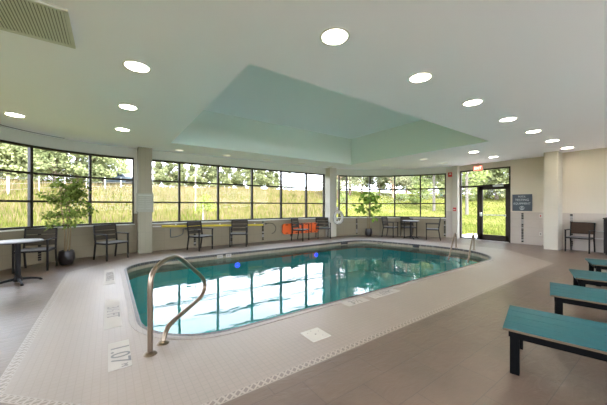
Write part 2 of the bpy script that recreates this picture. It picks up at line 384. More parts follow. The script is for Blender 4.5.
mb = MB(); strip(mb, [(.60, 9.4), (1.02, 9.4)], .01, T+.01, -.2, HC+.05); strip(mb, [(7.9, 9.4), (8.30, 9.4)], .01, T+.01, -.2, HC+.05); struct(mb.build('wall_behind_columns', M['dado']))
# right-hand bow: glazed as far as the alarm, solid after it
cut = len(bow)-5
window_wall(bow[:cut+1], 'wall_front_right')
struct(strip(MB(), bow[cut:], 0, T, -.2, HC+.05).build('wall_alarm_side', M['wall']))
mb = MB(); strip(mb, [(12.1, 5.6), (12.1, 3.82)], 0, T, Z_HEAD+.05, HC+.05); strip(mb, [(12.1, 5.6), (12.1, 3.82)], 0, T, -.2, 0.0)
strip(mb, [(12.1, 3.82), (12.1, 2.3)], 0, T, -.2, HC+.05); strip(mb, [(12.04, 5.72), (12.1, 5.56)], 0, T, -.2, HC+.05)
struct(mb.build('wall_right', M['wall']))
mb = MB(); strip(mb, [(11.75, 2.5), (11.75, -2.6)], 0, T, -.2, HC+.05); struct(mb.build('wall_bench_side', M['wall']))
path_back = [(11.6, -2.6), (-2.4, -2.6)]
mb = MB(); strip(mb, path_back, 0, T, -.2, Z_SILL-.03); strip(mb, path_back, 0, T, Z_HEAD, HC+.05)
for xb in (11.75, -2.55): mb.box((xb, -2.7, 1.5), (.4, .2, 3.4))
struct(mb.build('wall_back', M['wall']))
# columns
struct(MB().box((.86, 9.27, 1.52), (.35, .34, 3.06)).build('trim_1', M['coltile']))
struct(MB().box((8.08, 9.27, 1.52), (.38, .34, 3.06)).build('trim_2', M['column']))
struct(MB().box((11.72, 2.5, 1.52), (.94, .34, 3.06)).build('trim_3', M['column']))
struct(MB().box((12.02, 5.72, 1.52), (.26, .22, 3.06)).build('trim_4', M['column']))
# sills
for i, pth in enumerate([path_left, [(1.0, 9.4), (7.9, 9.4)], bow[2:cut+1]]):
    struct(strip(MB(), pth, -.03, T-.02, Z_SILL-.03, Z_SILL).build('trim_%d' % (5+i), M['sill']))
# slot diffuser along the curved head
slot = offset_path(arc[6:19], -.12)
o = strip(MB(), slot, 0, .04, HC-.006, HC+.004).build('ceiling_slot_diffuser', M['ventdark']); tag(o, 'thin dark slot air diffuser curving along the ceiling above the left windows', 'vent')

# ------------------------------------------------------------------ windows
def at_len(path, s):
    for a, b in zip(path, path[1:]):
        a, b = Vector(a), Vector(b); L = (b-a).length
        if s <= L: return a+(b-a)*(s/L), (b-a).normalized()
        s -= L
    return b, (b-a).normalized()
def plen(path): return sum((Vector(b)-Vector(a)).length for a, b in zip(path, path[1:]))
def near_len(path, q):
    best = (9e9, 0); n = 600; L = plen(path)
    for k in range(n+1):
        p, _ = at_len(path, L*k/n); d = (p-Vector(q)).length
        if d < best[0]: best = (d, L*k/n)
    return best[1]
def window(i, path, mull, doors=False):
    root = struct(empty('window_%d' % i, (0, 0, 0)))
    o = .07
    mb = MB()
    for z in (Z_SILL+.02, Z_HEAD-.025): strip(mb, path, o, o+.09, z-.025, z+.025)
    for s in (0.03, plen(path)-.03):
        p, t = at_len(path, s); n = Vector((-t.y, t.x)); c = p+n*(o+.045)
        mb.box((c.x, c.y, (Z_SILL+Z_HEAD)/2), (.05, .09, Z_HEAD-Z_SILL), Matrix.Rotation(math.atan2(t.y, t.x), 4, 'Z'))
    struct(mb.build('window_frame', M['frame'], root))
    mb = MB()
    for z in (Z_B1, Z_B2): strip(mb, path, o+.005, o+.085, z-.024, z+.024)
    struct(mb.build('transom_bar', M['frame'], root))
    for q in mull:
        s = near_len(path, q); p, t = at_len(path, s); n = Vector((-t.y, t.x)); c = p+n*(o+.04)
        struct(MB().box((c.x, c.y, (Z_SILL+Z_HEAD)/2), (.055, .11, Z_HEAD-Z_SILL-.01), Matrix.Rotation(math.atan2(t.y, t.x), 4, 'Z')).build('mullion', M['frame'], root))
    g = offset_path(path, o+.045); mb = MB()
    for a, b in zip(g, g[1:]): mb.quad((*a, Z_SILL), (*b, Z_SILL), (*b, Z_HEAD), (*a, Z_HEAD))
    bmesh.ops.remove_doubles(mb.bm, verts=mb.bm.verts, dist=1e-4)
    struct(mb.build('glass_pane', M['glass'], root))
window(1, path_left, [(-.40, 9.31), (-1.43, 8.84), (-2.2, 7.9), (-2.6, 6.6), (-2.7, 5.4), (-2.7, 4.3), (-2.7, 3.0), (-2.7, 1.7), (-2.7, .4), (-2.7, -.9)])  # panes along the straight left wall are added, unseen, to light the ceiling
window(2, [(1.0, 9.4), (7.9, 9.4)], [(1.85, 9.4), (3.1, 9.4), (4.38, 9.4), (5.65, 9.4), (6.9, 9.4)])
window(3, bow[2:cut+1], [(9.0, 9.15), (9.93, 8.6), (10.75, 7.85), (11.40, 6.98)])
window(4, path_back, [(x_, -2.6) for x_ in (10.2, 8.8, 7.4, 6.0, 4.6, 3.2, 1.8, .4, -1.0)])  # unseen window band added behind the camera to light the ceiling

# entrance: side light, transom light and glazed leaf
dr = struct(empty('door_1', (12.13, 0, 0)))
def yb(y0, y1, z0, z1, x=0.0, dx=.1): return ((x, (y0+y1)/2, (z0+z1)/2), (dx, abs(y1-y0), z1-z0))
mb = MB()
for a in [(5.6, 5.56, 0, 2.82), (3.87, 3.82, 0, 2.82), (5.6, 3.82, 2.78, 2.83), (5.6, 3.82, 2.12, 2.19), (4.94, 4.86, 0, 2.14), (5.6, 4.9, 0, .05)]: mb.box(*yb(*a))
struct(mb.build('door_frame', M['doorframe'], dr))
mb = MB()
for a in [(4.86, 4.75, .03, 2.12), (3.98, 3.87, .03, 2.12), (4.86, 3.87, 2.0, 2.12), (4.86, 3.87, .02, .24)]: mb.box(*yb(*a, x=.0, dx=.05))
struct(mb.build('door_leaf', M['doorframe'], dr))
mb = MB()
for a in [(5.56, 4.94, .05, 2.12), (5.56, 3.87, 2.19, 2.78), (4.75, 3.98, .24, 2.0)]:
    y0, y1, z0, z1 = a; mb.quad((0, y0, z0), (0, y1, z0), (0, y1, z1), (0, y0, z1))
struct(mb.build('glass_pane', M['glass'], dr))
mb = MB(); mb.cyl((-.09, 4.83, 1.01), (-.09, 3.95, 1.01), .016); mb.box((-.06, 4.80, 1.03), (.07, .07, .16), bevel=.01); mb.box((-.06, 3.97, 1.01), (.07, .05, .06))
struct(mb.build('panic_bar', M['steel2'], dr, True))
mb = MB(); mb.box((-.07, 4.2, 2.13), (.07, .34, .07), bevel=.01); mb.bar((-.08, 4.3, 2.18), (-.06, 4.05, 2.2), .02, .015)
struct(mb.build('door_closer', M['steel2'], dr, True))
struct(MB().box((.02, 4.73, .01), (.2, 1.7, .02)).build('door_threshold', M['steel2'], dr))

# ------------------------------------------------------------------ floor, deck, pool
pool = rounded([(.30, 2.92, .85), (9.06, 2.92, 1.4), (9.02, 5.0, .6), (8.35, 7.65, .7), (.30, 7.65, .75)], 12)
deck = [(-.70, 2.85), (.30, 1.86), (8.62, 1.86), (10.1, 3.3), (10.1, 7.2), (8.7, 8.72), (.45, 8.6), (-.70, 7.35)]
deck_in = offset_path(deck, .08, True)
struct(fill(out_off, [deck], 0.0, 'floor', M['floor']))
struct(fill(deck_in, [offset_path(pool, -.10, True)], 0.0, 'floor_deck', M['deck']))
# zigzag mosaic border: light ground with small dark triangles
def border_mat():
    m = bpy.data.materials.new('mosaic_border'); m.use_nodes = True; t = m.node_tree; b = t.nodes['Principled BSDF']; b.inputs['Roughness'].default_value = .4
    uv = N(t, 'ShaderNodeUVMap'); s = N(t, 'ShaderNodeSeparateXYZ'); t.links.new(uv.outputs[0], s.inputs[0])
    def mth(op, a, bb=None):
        n = N(t, 'ShaderNodeMath', operation=op)
        for i, v in enumerate((a, bb)):
            if v is None: continue
            if isinstance(v, (int, float)): n.inputs[i].default_value = v
            else: t.links.new(v, n.inputs[i])
        return n.outputs[0]
    x, y = s.outputs[0], s.outputs[1]            # x metres along, y 0..1 across
    tri = mth('PINGPONG', mth('DIVIDE', x, .031), 1.0)
    d = mth('ABSOLUTE', mth('SUBTRACT', tri, mth('MULTIPLY', mth('PINGPONG', mth('MULTIPLY', y, 2.0), 1.0), 1.0)))
    line = mth('LESS_THAN', d, .30)
    edge = mth('GREATER_THAN', mth('ABSOLUTE', mth('SUBTRACT', y, .5)), .40)
    mx = N(t, 'ShaderNodeMixRGB'); t.links.new(line, mx.inputs[0]); mx.inputs[1].default_value = (.20, .15, .12, 1); mx.inputs[2].default_value = (.36, .29, .235, 1)
    m2 = N(t, 'ShaderNodeMixRGB'); t.links.new(edge, m2.inputs[0]); t.links.new(mx.outputs[0], m2.inputs[1]); m2.inputs[2].default_value = (.31, .25, .205, 1)
    t.links.new(m2.outputs[0], b.inputs['Base Color']); return m
def ribbon(outer, inner, z, name, m):
    bm = bmesh.new(); uvl = bm.loops.layers.uv.new('UVMap'); s = 0; n = len(outer)
    for k in range(n):
        a, b, c, d = outer[k], outer[(k+1) % n], inner[(k+1) % n], inner[k]; L = (Vector(b)-Vector(a)).length
        f = bm.faces.new([bm.verts.new((*p, z)) for p in (a, b, c, d)])
        for l, uv in zip(f.loops, [(s, 0), (s+L, 0), (s+L, 1), (s, 1)]): l[uvl].uv = uv
        f.normal_update()
        if f.normal.z < 0: f.normal_flip()
        s += L
    me = bpy.data.meshes.new(name); bm.to_mesh(me); bm.free(); me.materials.append(m); return struct(link(bpy.data.objects.new(name, me)))
ribbon(deck, deck_in, 0.0, 'floor_mosaic_border', border_mat())
poolc = pool + [pool[0]]
ZW = -.13
def ring_wall(path, o0, o1, z0, z1):
    bm = bmesh.new(); A = offset_path(path, o0, True); B = offset_path(path, o1, True); n = len(path)
    vs = [[bm.verts.new((*P[k], z)) for k in range(n)] for P, z in ((A, z0), (A, z1), (B, z1), (B, z0))]
    for j in range(4):
        P, Q = vs[j], vs[(j+1) % 4]
        for k in range(n): bm.faces.new((P[k], P[(k+1) % n], Q[(k+1) % n], Q[k]))
    mb = MB(); mb.bm.free(); mb.bm = bm; return mb
struct(ring_wall(pool, -.10, -.034, -.05, .006).build('floor_coping', M['coping']))
struct(ring_wall(pool, -.034, .006, -.05, .008).build('floor_pool_nosing', M['nosing']))
struct(ring_wall(pool, -.1, 0.0, -.30, -.05).build('wall_pool_waterline', M['band']))
struct(ring_wall(pool, -.1, 0.001, -1.25, -.30).build('wall_pool_basin', M['basin']))
struct(fill(offset_path(pool, -.05, True), [], -1.2, 'floor_pool_basin', M['basin']))
for k in range(3):   # submerged steps below the far handrails
    st = rounded([(8.95-.32*(3-k)-.0, 3.5, .0), (9.03, 3.5, .1), (9.0, 5.0, .2), (8.9-.32*(3-k), 5.0, .2)], 6)
    struct(MB().prism(st, -1.2, -.42-.26*(2-k) if k else -1.0).build('floor_pool_step', M['basin']))
o = fill(offset_path(pool, .0, True), [], ZW, 'pool_water', M['water']); tag(o, 'clear teal water filling the indoor swimming pool', 'water', kind='stuff')
for (x, y, lbl) in [(3.05, 7.64, 'blue glowing underwater lamp in the far pool wall opposite the grab rail'), (5.95, 7.64, 'blue glowing underwater lamp in the far pool wall opposite the orange board')]:
    r = empty('pool_lamp', (x, y, -.36), 0, lbl, 'lamp', 'underwater lamps')
    MB().cyl((0, 0, 0), (0, -.03, 0), .085, n=24).build('lamp_rim', M['steel2'], r, True)
    MB().cyl((0, -.02, 0), (0, -.045, 0), .07, n=24).build('lamp_lens', M['bluelamp'], r, True)
for k, (x, y, a) in enumerate([(2.2, 2.925, PI), (4.6, 2.925, PI), (7.0, 2.925, PI), (.305, 5.3, PI/2)]):  # unseen fill lamps, added to brighten the water and ceiling recess
    r = empty('pool_lamp', (x, y, -.55), a, 'lit white underwater lamp set in the %s' % ['near pool wall by the grab rail', 'middle of the near pool wall', 'near pool wall towards the handrails', 'short pool wall facing the handrails'][k], 'lamp', 'white underwater lamps')
    MB().cyl((0, 0, 0), (0, -.03, 0), .14, n=24).build('lamp_rim', M['steel2'], r, True)
    MB().cyl((0, -.02, 0), (0, -.045, 0), .12, n=24).build('lamp_lens', M['poollens'], r, True)
for (x, y, a, w, lbl) in [(7.35, 7.66, 0, .32, 'wide dark skimmer mouth in the far pool edge'), (8.56, 6.9, -1.32, .2, 'dark skimmer mouth in the pool edge facing the far cafe table'), (8.87, 5.6, -1.32, .2, 'dark skimmer mouth beside the far pool handrails')]:
    r = empty('skimmer', (x, y, -.05), a, lbl, 'skimmer', 'skimmer mouths in the pool edge')
    mb = MB(); mb.box((0, -.0, .045), (w, .05, .015)); mb.box((0, 0, -.05), (w, .05, .012)); mb.box((w/2, 0, 0), (.015, .05, .11)); mb.box((-w/2, 0, 0), (.015, .05, .11)); mb.build('skimmer_frame', M['black'], r)
    MB().box((0, .0, -.003), (w-.02, .03, .085)).build('skimmer_flap', M['black'], r)

# ------------------------------------------------------------------ ceiling fittings
r = empty('downlight', (1.84, 2.05, HC))
MB().lathe([(.150, -.001), (.150, -.005), (.126, -.006), (.120, .030), (.120, .045), (.127, .045), (.127, -.001), (.150, -.001)], 36).build('trim_ring', M['trimring'], r, True)
MB().lathe([(.0001, .024), (.119, .024), (.119, .034), (.0001, .034)], 36).build('diffuser', M['diffuser'], r, True)
ordn = ['first', 'second', 'third', 'fourth', 'fifth', 'sixth', 'seventh']
lamps = []
for k in range(7): lamps.append((1.84+1.505*k, 2.05, 'round lit ceiling downlight, %s from the camera in the row over the bench side' % ordn[k], 'ceiling downlights over the bench side'))
lamps += [(.28, 3.88, 'round lit ceiling downlight above the chrome grab rail, biggest in the left row', 'ceiling downlights over the left deck'), (.27, 5.55, 'round lit ceiling downlight, middle one of the row over the left deck', 'ceiling downlights over the left deck'),
          (.25, 7.25, 'round lit ceiling downlight over the left deck, the one close to the grey column', 'ceiling downlights over the left deck'), (-1.42, 7.25, 'round lit ceiling downlight above the near cafe table', 'ceiling downlights over the left deck')]
for k, (x, w) in enumerate([(1.75, 'next to the column with the notice'), (3.22, 'above the chair under the yellow pole'), (4.72, 'at the middle of the long window'), (6.25, 'above the orange board'), (7.75, 'next to the column with the life ring')]):
    lamps.append((x, 8.95, 'small-looking ceiling downlight along the long window wall, ' + w, 'ceiling downlights along the long window'))
for (x, y, w) in [(9.3, 7.27, 'in front of the potted fig'), (9.27, 5.55, 'over the far pool end, pool side'), (10.74, 5.58, 'nearest the alarm on the wall'), (9.3, 3.9, 'over the far pool handrails'), (10.8, 3.9, 'in front of the glazed exit door')]:
    lamps.append((x, y, 'ceiling downlight at the far end of the room ' + w, 'ceiling downlights at the far end'))
for k, (x, y, l, g) in enumerate(lamps):
    o = r if k == 0 else copy_tree(r)
    o.location = (x, y, HC); tag(o, l, 'ceiling light', g)
    if y > 8.5 or (x > 9 and y > 5):          # the fittings along the glass are dimmed down in daylight
        d_ = [c_ for c_ in bpy.data.objects if c_.parent == o and c_.name.startswith('diffuser')][0]
        d_.material_slots[0].link = 'OBJECT'; d_.material_slots[0].material = M['dimlens']
r = empty('air_vent', (-.95, 3.44, HC), 0, 'large louvred return air grille in the ceiling above the camera side', 'vent')
W2, D2 = .66, .34
mb = MB()
for (c, d) in [((0, D2-.012, -.008), (2*W2, .03, .022)), ((0, -D2+.012, -.008), (2*W2, .03, .022)), ((W2-.012, 0, -.008), (.03, 2*D2, .022)), ((-W2+.012, 0, -.008), (.03, 2*D2, .022))]: mb.box(c, d)
mb.build('vent_frame', M['ventwhite'], r)
MB().box((0, 0, -.002), (2*W2-.03, 2*D2-.03, .003)).build('vent_back', M['ventdark'], r)
mb = MB(); n = 52
for k in range(n):
    xx = -W2+.04+(2*W2-.08)*k/(n-1); mb.box((xx, 0, -.013), (.018, 2*D2-.04, .003), Matrix.Rotation(.3, 4, 'Y'))
mb.build('vent_louvre', M['ventwhite'], r)

# ------------------------------------------------------------------ furniture
def make_chair(backmat, w=.56, solid=False):
    """armchair; front faces local +Y"""
    r = empty('armchair')
    h = w/2-.015
    for s in (-1, 1):
        mb = MB(); mb.bar((s*h, .24, 0), (s*h, .24, .64), .032, .032, .004); mb.build('leg', M['chairmetal'], r)
        mb = MB(); mb.bar((s*h, -.27, 0), (s*h, -.20, .43), .032, .032, .004); mb.bar((s*h, -.20, .42), (s*h, -.27, .86), .032, .032, .004); mb.build('leg', M['chairmetal'], r)
        MB().bar((s*h, -.22, .645), (s*h, .27, .645), .045, .022, .006).build('armrest', M['chairmetal'], r)
    mb = MB(); mb.box((0, .235, .415), (2*h, .026, .035)); mb.box((0, -.2, .415), (2*h, .026, .035))
    for s in (-1, 1): mb.box((s*h, .02, .415), (.026, .44, .035))
    mb.build('seat_frame', M['chairmetal'], r)
    mb = MB()
    for k in range(6): mb.box((0, -.165+k*.077, .438), (2*h-.03, .070, .016), bevel=.003)
    mb.build('seat', M['chairseat'], r)
    mb = MB()
    if solid: mb.box((0, -.23, .69), (2*h-.025, .02, .34), Matrix.Rotation(.15, 4, 'X'), .008)
    for k, z in enumerate(() if solid else (.545, .67, .79)):
        y = -.20-.07*(z-.42)/.44; mb.box((0, y, z), (2*h-.025, .016, .105), Matrix.Rotation(.15, 4, 'X'), .003)
    mb.build('backrest', backmat, r)
    mb = MB(); mb.bar((-h, -.27, .855), (h, -.27, .855), .03, .026, .004); mb.build('back_frame', M['chairmetal'], r)
    return r
ch = make_chair(M['chairslat'])
def A(d): return math.radians(d-90)
spots = [(-1.27, 8.10, -100, 'dark slatted armchair drawn up behind the near round table'),
         (.06, 8.62, -58, 'dark slatted armchair between the bushy potted ficus and the grey column'),
         (2.33, 8.84, -62, 'dark slatted armchair in front of the yellow pole, nearer the hook'),
         (3.62, 8.90, -118, 'dark slatted armchair at the far end of the yellow pole, facing the pool'),
         (6.20, 8.93, -62, 'dark slatted armchair in front of the orange rescue board'),
         (7.42, 9.00, -118, 'dark slatted armchair between the orange board and the life ring column'),
         (10.15, 7.66, -75, 'dark armchair beside the far cafe table, on the potted fig side'),
         (10.72, 6.02, 120, 'dark armchair at the far cafe table with its back to the exit door'),
         (10.86, 7.22, -128, 'dark armchair behind the far cafe table against the bowed window wall')]
for k, (x, y, a, l) in enumerate(spots):
    o = ch if k == 0 else copy_tree(ch)
    o.location = (x, y, 0); o.rotation_euler = (0, 0, A(a)); tag(o, l, 'chair', 'slatted armchairs around the pool')
o = make_chair(M['chairseat_tan'], .54, True); o.location = (11.40, 1.88, 0); o.rotation_euler = (0, 0, A(176)); tag(o, 'wide armchair with a solid brown back by the wall beyond the teal benches', 'chair')
def make_table():
    r = empty('cafe_table')
    mb = MB(); mb.lathe([(.0001, .722), (.322, .722), (.332, .728), (.332, .742), (.324, .748), (.0001, .748)], 48); mb.build('tabletop', M['tabletop'], r, True)
    MB().lathe([(.25, .712), (.334, .718), (.334, .730), (.31, .730)], 48).build('table_rim', M['tableedge'], r, True)
    MB().cyl((0, 0, .06), (0, 0, .715), .038, n=20).lathe([(.06, .03), (.06, .09), (.04, .12)], 20).build('pedestal', M['tableedge'], r, True)
    for k in range(4):
        a = k*PI/2+.35; d = Vector((math.cos(a), math.sin(a), 0))
        pts = [d*(.30*t) + Vector((0, 0, .07-.05*t*t)) for t in (0.1, .35, .6, .85, 1)]
        MB().tube(pts, [.024, .022, .019, .016, .018], 10).cyl(d*.30+Vector((0, 0, 0)), d*.30+Vector((0, 0, .022)), .022, n=12).build('foot', M['tableedge'], r, True)
    return r
tb = make_table(); tb.location = (-1.31, 6.88, 0); tag(tb, 'round grey topped cafe table on a black four footed pedestal at the near left windows', 'table', 'round cafe tables')
t2 = copy_tree(tb); t2.location = (10.36, 6.78, 0); t2.rotation_euler = (0, 0, .6); tag(t2, 'round cafe table with three chairs in front of the bowed far window', 'table', 'round cafe tables')

def make_bench():
    """local origin at the pool-side end, midway; runs along local -Y, 1.55 m long"""
    r = empty('bench'); L = 1.6; w = .325
    mb = MB()
    for k in range(4): mb.box((-w+.0815+.1625*k, -L/2, .367), (.161, L, .022), bevel=.003)
    mb.build('bench_top', M['benchtop'], r)
    MB().box((-w-.003, -L/2, .364), (.006, L-.01, .016)).build('edge_strip', M['benchedge'], r)
    mb = MB()
    for s in (-1, 1): mb.box((s*(w-.045), -L/2, .325), (.03, L-.10, .064))
    for y in (-.06, -L+.06): mb.box((0, y, .325), (2*w-.09, .05, .06))
    mb.build('bench_frame', M['benchmetal'], r)
    for y in (-.075, -L+.075):
        for s in (-1, 1): MB().box((s*(w-.06), y, .158), (.05, .062, .316), bevel=.004).build('leg', M['benchmetal'], r)
    return r
bn = make_bench()
for k, (x, y, rz, l) in enumerate([(2.93, .955, .235, 'teal board bench with black legs, closest to the camera'), (4.33, .97, .225, 'teal board bench, second from the camera'),
                                  (5.56, 1.0, .28, 'teal board bench, third from the camera'), (7.0, 1.04, .30, 'teal board bench furthest from the camera, in front of the wide armchair')]):
    o = bn if k == 0 else copy_tree(bn)
    o.location = (x, y, 0); o.rotation_euler = (0, 0, rz); tag(o, l, 'bench', 'teal benches')
# tall dark hamper at the picture's edge, by the bench side wall
r = empty('towel_hamper', (11.40, 1.12, 0), 0, 'dark brown towel hamper against the bench side wall, next to the wide armchair', 'hamper')
mb = MB(); mb.box((0, 0, .52), (.5, .5, .96), bevel=.015); mb.build('hamper_body', M['chairmetal'], r); MB().box((0, 0, 1.015), (.53, .53, .03), bevel=.008).build('hamper_lid', M['chairslat'], r)
mb = MB()
for sx in (-1, 1):
    for sy in (-1, 1): mb.cyl((sx*.2, sy*.2, 0), (sx*.2, sy*.2, .05), .025, n=12)
mb.build('hamper_foot', M['black'], r)

# ------------------------------------------------------------------ rails
def smooth_pts(P, per=8):
    P = [Vector(p) for p in P]; out = []
    for i in range(len(P)-1):
        p0, p1, p2, p3 = P[max(i-1, 0)], P[i], P[i+1], P[min(i+2, len(P)-1)]
        for k in range(per):
            t = k/per; out.append(.5*((2*p1)+(-p0+p2)*t+(2*p0-5*p1+4*p2-p3)*t*t+(-p0+3*p1-3*p2+p3)*t**3))
    out.append(P[-1]); return out
def cam2room(X, Z, z): return Vector((X*math.sin(YAW)+Z*math.cos(YAW), -X*math.cos(YAW)+Z*math.sin(YAW), z))
base = Vector((.31, 2.87, 0)); dirv = Vector((.641, .767, 0)).normalized()
r = empty('grab_rail', base, math.atan2(dirv.y, dirv.x), 'curved figure four steel grab rail at the near left pool corner', 'handrail')
prof = [(0, 0), (0, .35), (0, .60), (.035, .73), (.15, .795), (.32, .82), (.5, .79), (.85, .575), (1.05, .44), (1.13, .36), (1.15, .28), (1.09, .21), (.97, .175), (.62, .155), (.34, .135), (.25, .09), (.21, .03), (.20, 0)]
MB().tube(smooth_pts([(a, 0, z) for a, z in prof]), .0235, 14).build('rail_tube', M['steel'], r, True)
for a in (0, .20): MB().lathe([(.058, 0), (.058, .006), (.036, .024), (.024, .026)], 28, (a, 0, .0)).build('escutcheon', M['steel'], r, True)
for (x, y, l) in [(9.17, 4.37, 'steel pool handrail at the far right corner, the one nearer the far windows'), (9.2, 3.85, 'steel pool handrail at the far right corner, the one nearer the deck edge')]:
    r = empty('pool_handrail', (x, y, 0), PI+.25, l, 'handrail', 'pair of far pool handrails')
    prof = [(0, 0), (0, .3), (.03, .43), (.12, .49), (.22, .45), (.34, .35), (.82, -.06), (1.0, -.22)]
    MB().tube(smooth_pts([(a, 0, z) for a, z in prof]), .022, 12).build('rail_tube', M['steel'], r, True)
    MB().lathe([(.055, 0), (.055, .006), (.036, .022), (.024, .024)], 24).build('escutcheon', M['steel'], r, True)

# ------------------------------------------------------------------ deck markers
def marker(x, y, w, h, rz, s, size, label, ink, name='depth_marker', sx=.8):
    r = empty(name, (x, y, 0), rz, label, 'depth marker', 'white depth marker tiles')
    MB().box((0, 0, .001), (w, h, .004), bevel=.001).build('marker_tile', M['tilewhite'], r)
    text('marker_lettering', s, size, ink, r, (0, 0, .0035), (0, 0, 0), .0008, sx)
# left deck: read from the pool side
marker(.08, 3.03, .56, .17, -PI/2, '1.07', .215, 'white depth marker tile reading 1.07 M on the near left deck', M['ink'], sx=1.0)
text('marker_lettering', 'M', .07, M['ink'], [o for o in bpy.data.objects if o.name == 'depth_marker'][0], (.235, .03, .0035), (0, 0, 0), .0008)
marker(.04, 4.28, 1.12, .17, -PI/2, '3\u00bd FT', .19, 'white depth marker tile reading 3\u00bd FT on the left deck, between the other two', M['inkpale'], sx=.9)
marker(.01, 6.5, 1.35, .17, -PI/2, 'NO DIVING', .18, 'white no diving tile on the left deck, farthest from the camera', M['inkpale'], sx=.8)
marker(2.86, 2.74, .42, .155, 0, '3\u00bd', .17, 'white depth marker tile reading 3\u00bd on the near pool edge', M['inkpale'], sx=1)
marker(3.50, 2.75, .62, .155, 0, '1.07M', .15, 'white depth marker tile reading 1.07M on the near pool edge', M['inkpale'], sx=.95)
for (x, w, l) in [(2.55, '3\u00bd', 'small depth mark reading 3\u00bd on the far waterline tiles'), (2.80, 'FT', 'small depth mark reading FT on the far waterline tiles')]:
    r = empty('waterline_marker', (x, 7.645, -.06), 0, l, 'depth marker'); MB().box((0, 0, 0), (.16, .008, .09)).build('marker_tile', M['tilewhite'], r); text('marker_lettering', w, .08, M['ink'], r, (0, -.006, 0), (PI/2, 0, 0), .001)
r = empty('access_hatch', (1.78, 2.285, 0), 0, 'square white skimmer lid with finger holes set in the near deck', 'lid')
MB().box((0, 0, .003), (.235, .235, .008), bevel=.002).build('lid_plate', M['lidwhite'], r)
mb = MB()
for p in [(0, 0), (-.06, .06), (.0, .085), (.07, .04), (.05, -.06)]: mb.cyl((p[0], p[1], .006), (p[0], p[1], .0085), .010 if p == (0, 0) else .005, n=14)
mb.build('finger_hole', M['inkpale'], r)

# ------------------------------------------------------------------ things on the walls
def mosaic_strip(x, y, rz, label, h=1.1, z0=.06):
    """vertical band of black and grey glass tiles; local -Y faces the room"""
    r = empty('tile_strip', (x, y, z0), rz, label, 'tile strip', 'vertical black and grey tile strips'); a = MB(); b = MB(); rnd = random.Random(int(x*100)); n = int(h/.055)
    for k in range(n):
        (b if rnd.random() < .28 else a).box((0, 0, .03+k*.055), (.062, .010, .042), bevel=.002)
    a.build('dark_tile', M['darktile'], r); b.build('grey_tile', M['midtile'], r)
mosaic_strip(1.03, 9.392, 0, 'vertical mosaic strip of black tiles beside the column with the notice', .72)
mosaic_strip(2.30, 9.392, 0, 'vertical mosaic strip of black tiles behind the chair nearest the hook', .68)
mosaic_strip(3.55, 9.392, 0, 'vertical mosaic strip of black tiles behind the chair at the end of the yellow pole', .68)
mosaic_strip(4.78, 9.392, 0, 'vertical mosaic strip of black tiles beside the black loop of hose', .72)
mosaic_strip(6.05, 9.392, 0, 'vertical mosaic strip of black tiles behind the orange rescue board', .68)
p, t = at_len(path_left, near_len(path_left, (-1.34, 8.90))); mosaic_strip(p.x+.006, p.y-.008, math.atan2(t.y, t.x), 'vertical mosaic strip of black tiles behind the near cafe table', .72)
p, t = at_len(bow, near_len(bow, (9.40, 8.95))); mosaic_strip(p.x-.004, p.y-.008, math.atan2(t.y, t.x), 'vertical mosaic strip of black tiles between the life ring and the potted fig', .72)
p, t = at_len(bow, near_len(bow, (11.84, 6.12))); mosaic_strip(p.x-.008, p.y-.004, math.atan2(t.y, t.x), 'vertical mosaic strip of black tiles below the red alarm', .72)
mosaic_strip(12.092, 3.46, -PI/2, 'vertical mosaic strip of black tiles under the blue sign', 1.06)
mosaic_strip(11.742, 2.12, -PI/2, 'vertical mosaic strip of black tiles behind the wide armchair', 1.06)

r = empty('notice_board', (.85, 9.08, 1.455), 0, 'square grey rules notice hung on the left window column', 'notice')
MB().box((0, 0, 0), (.43, .02, .54), bevel=.004).build('board_panel', M['panelgrey'], r)
mb = MB(); mb.box((0, -.011, .215), (.34, .003, .04))
for k in range(7): mb.box((-.09, -.011, .14-k*.052), (.15, .003, .012)); mb.box((.09, -.011, .14-k*.052), (.15, .003, .012))
mb.build('printed_lines', M['panelink'], r)
# yellow reaching pole on wall brackets
r = empty('reaching_pole', (3.02, 9.315, .70), 0, 'long yellow reaching pole on brackets under the long window', 'pole')
mb = MB(); mb.tube([(-1.70, 0, .04), (1.72, 0, -.05)], .035, 14); mb.build('pole_tube', M['yellow'], r, True)
mb = MB(); mb.tube([(-1.72, 0, .04), (-1.95, 0, .045)], .018, 12); mb.build('pole_end', M['white'], r, True)
for x in (-1.3, 0.1, 1.4): MB().box((x, .04, .01-.026*x), (.03, .07, .1), bevel=.004).build('bracket', M['steel2'], r)
# shepherd's hook
r = empty('shepherds_hook', (1.75, 9.36, .63), 0, 'dark blue grey life hook hanging under the yellow pole beside the left column', 'hook')
pts = smooth_pts([(.62, 0, .0), (.22, 0, .0), (.19, 0, -.06), (.16, 0, -.17), (0, 0, -.23), (-.16, 0, -.245), (-.18, 0, -.20), (-.18, 0, .02)]); MB().tube(pts, .012, 8).build('hook_tube', M['hook'], r, True)
MB().box((.30, .0, .0), (.12, .03, .05), bevel=.005).build('hook_clamp', M['hook'], r)
# black hose loop
r = empty('hose_loop', (5.1, 9.37, .60), 0, 'thin black loop of hose hanging on the wall left of the orange board', 'hose')
pts = smooth_pts([(-.2, 0, .08), (-.05, 0, .10), (.12, 0, .06), (.22, 0, -.06), (.22, 0, -.18), (.14, 0, -.28), (.05, 0, -.30)]); MB().tube(pts, .011, 8).build('hose', M['black'], r, True)
MB().cyl((-.2, 0, .08), (-.2, .03, .08), .03, n=14).build('wall_hook', M['black'], r, True)
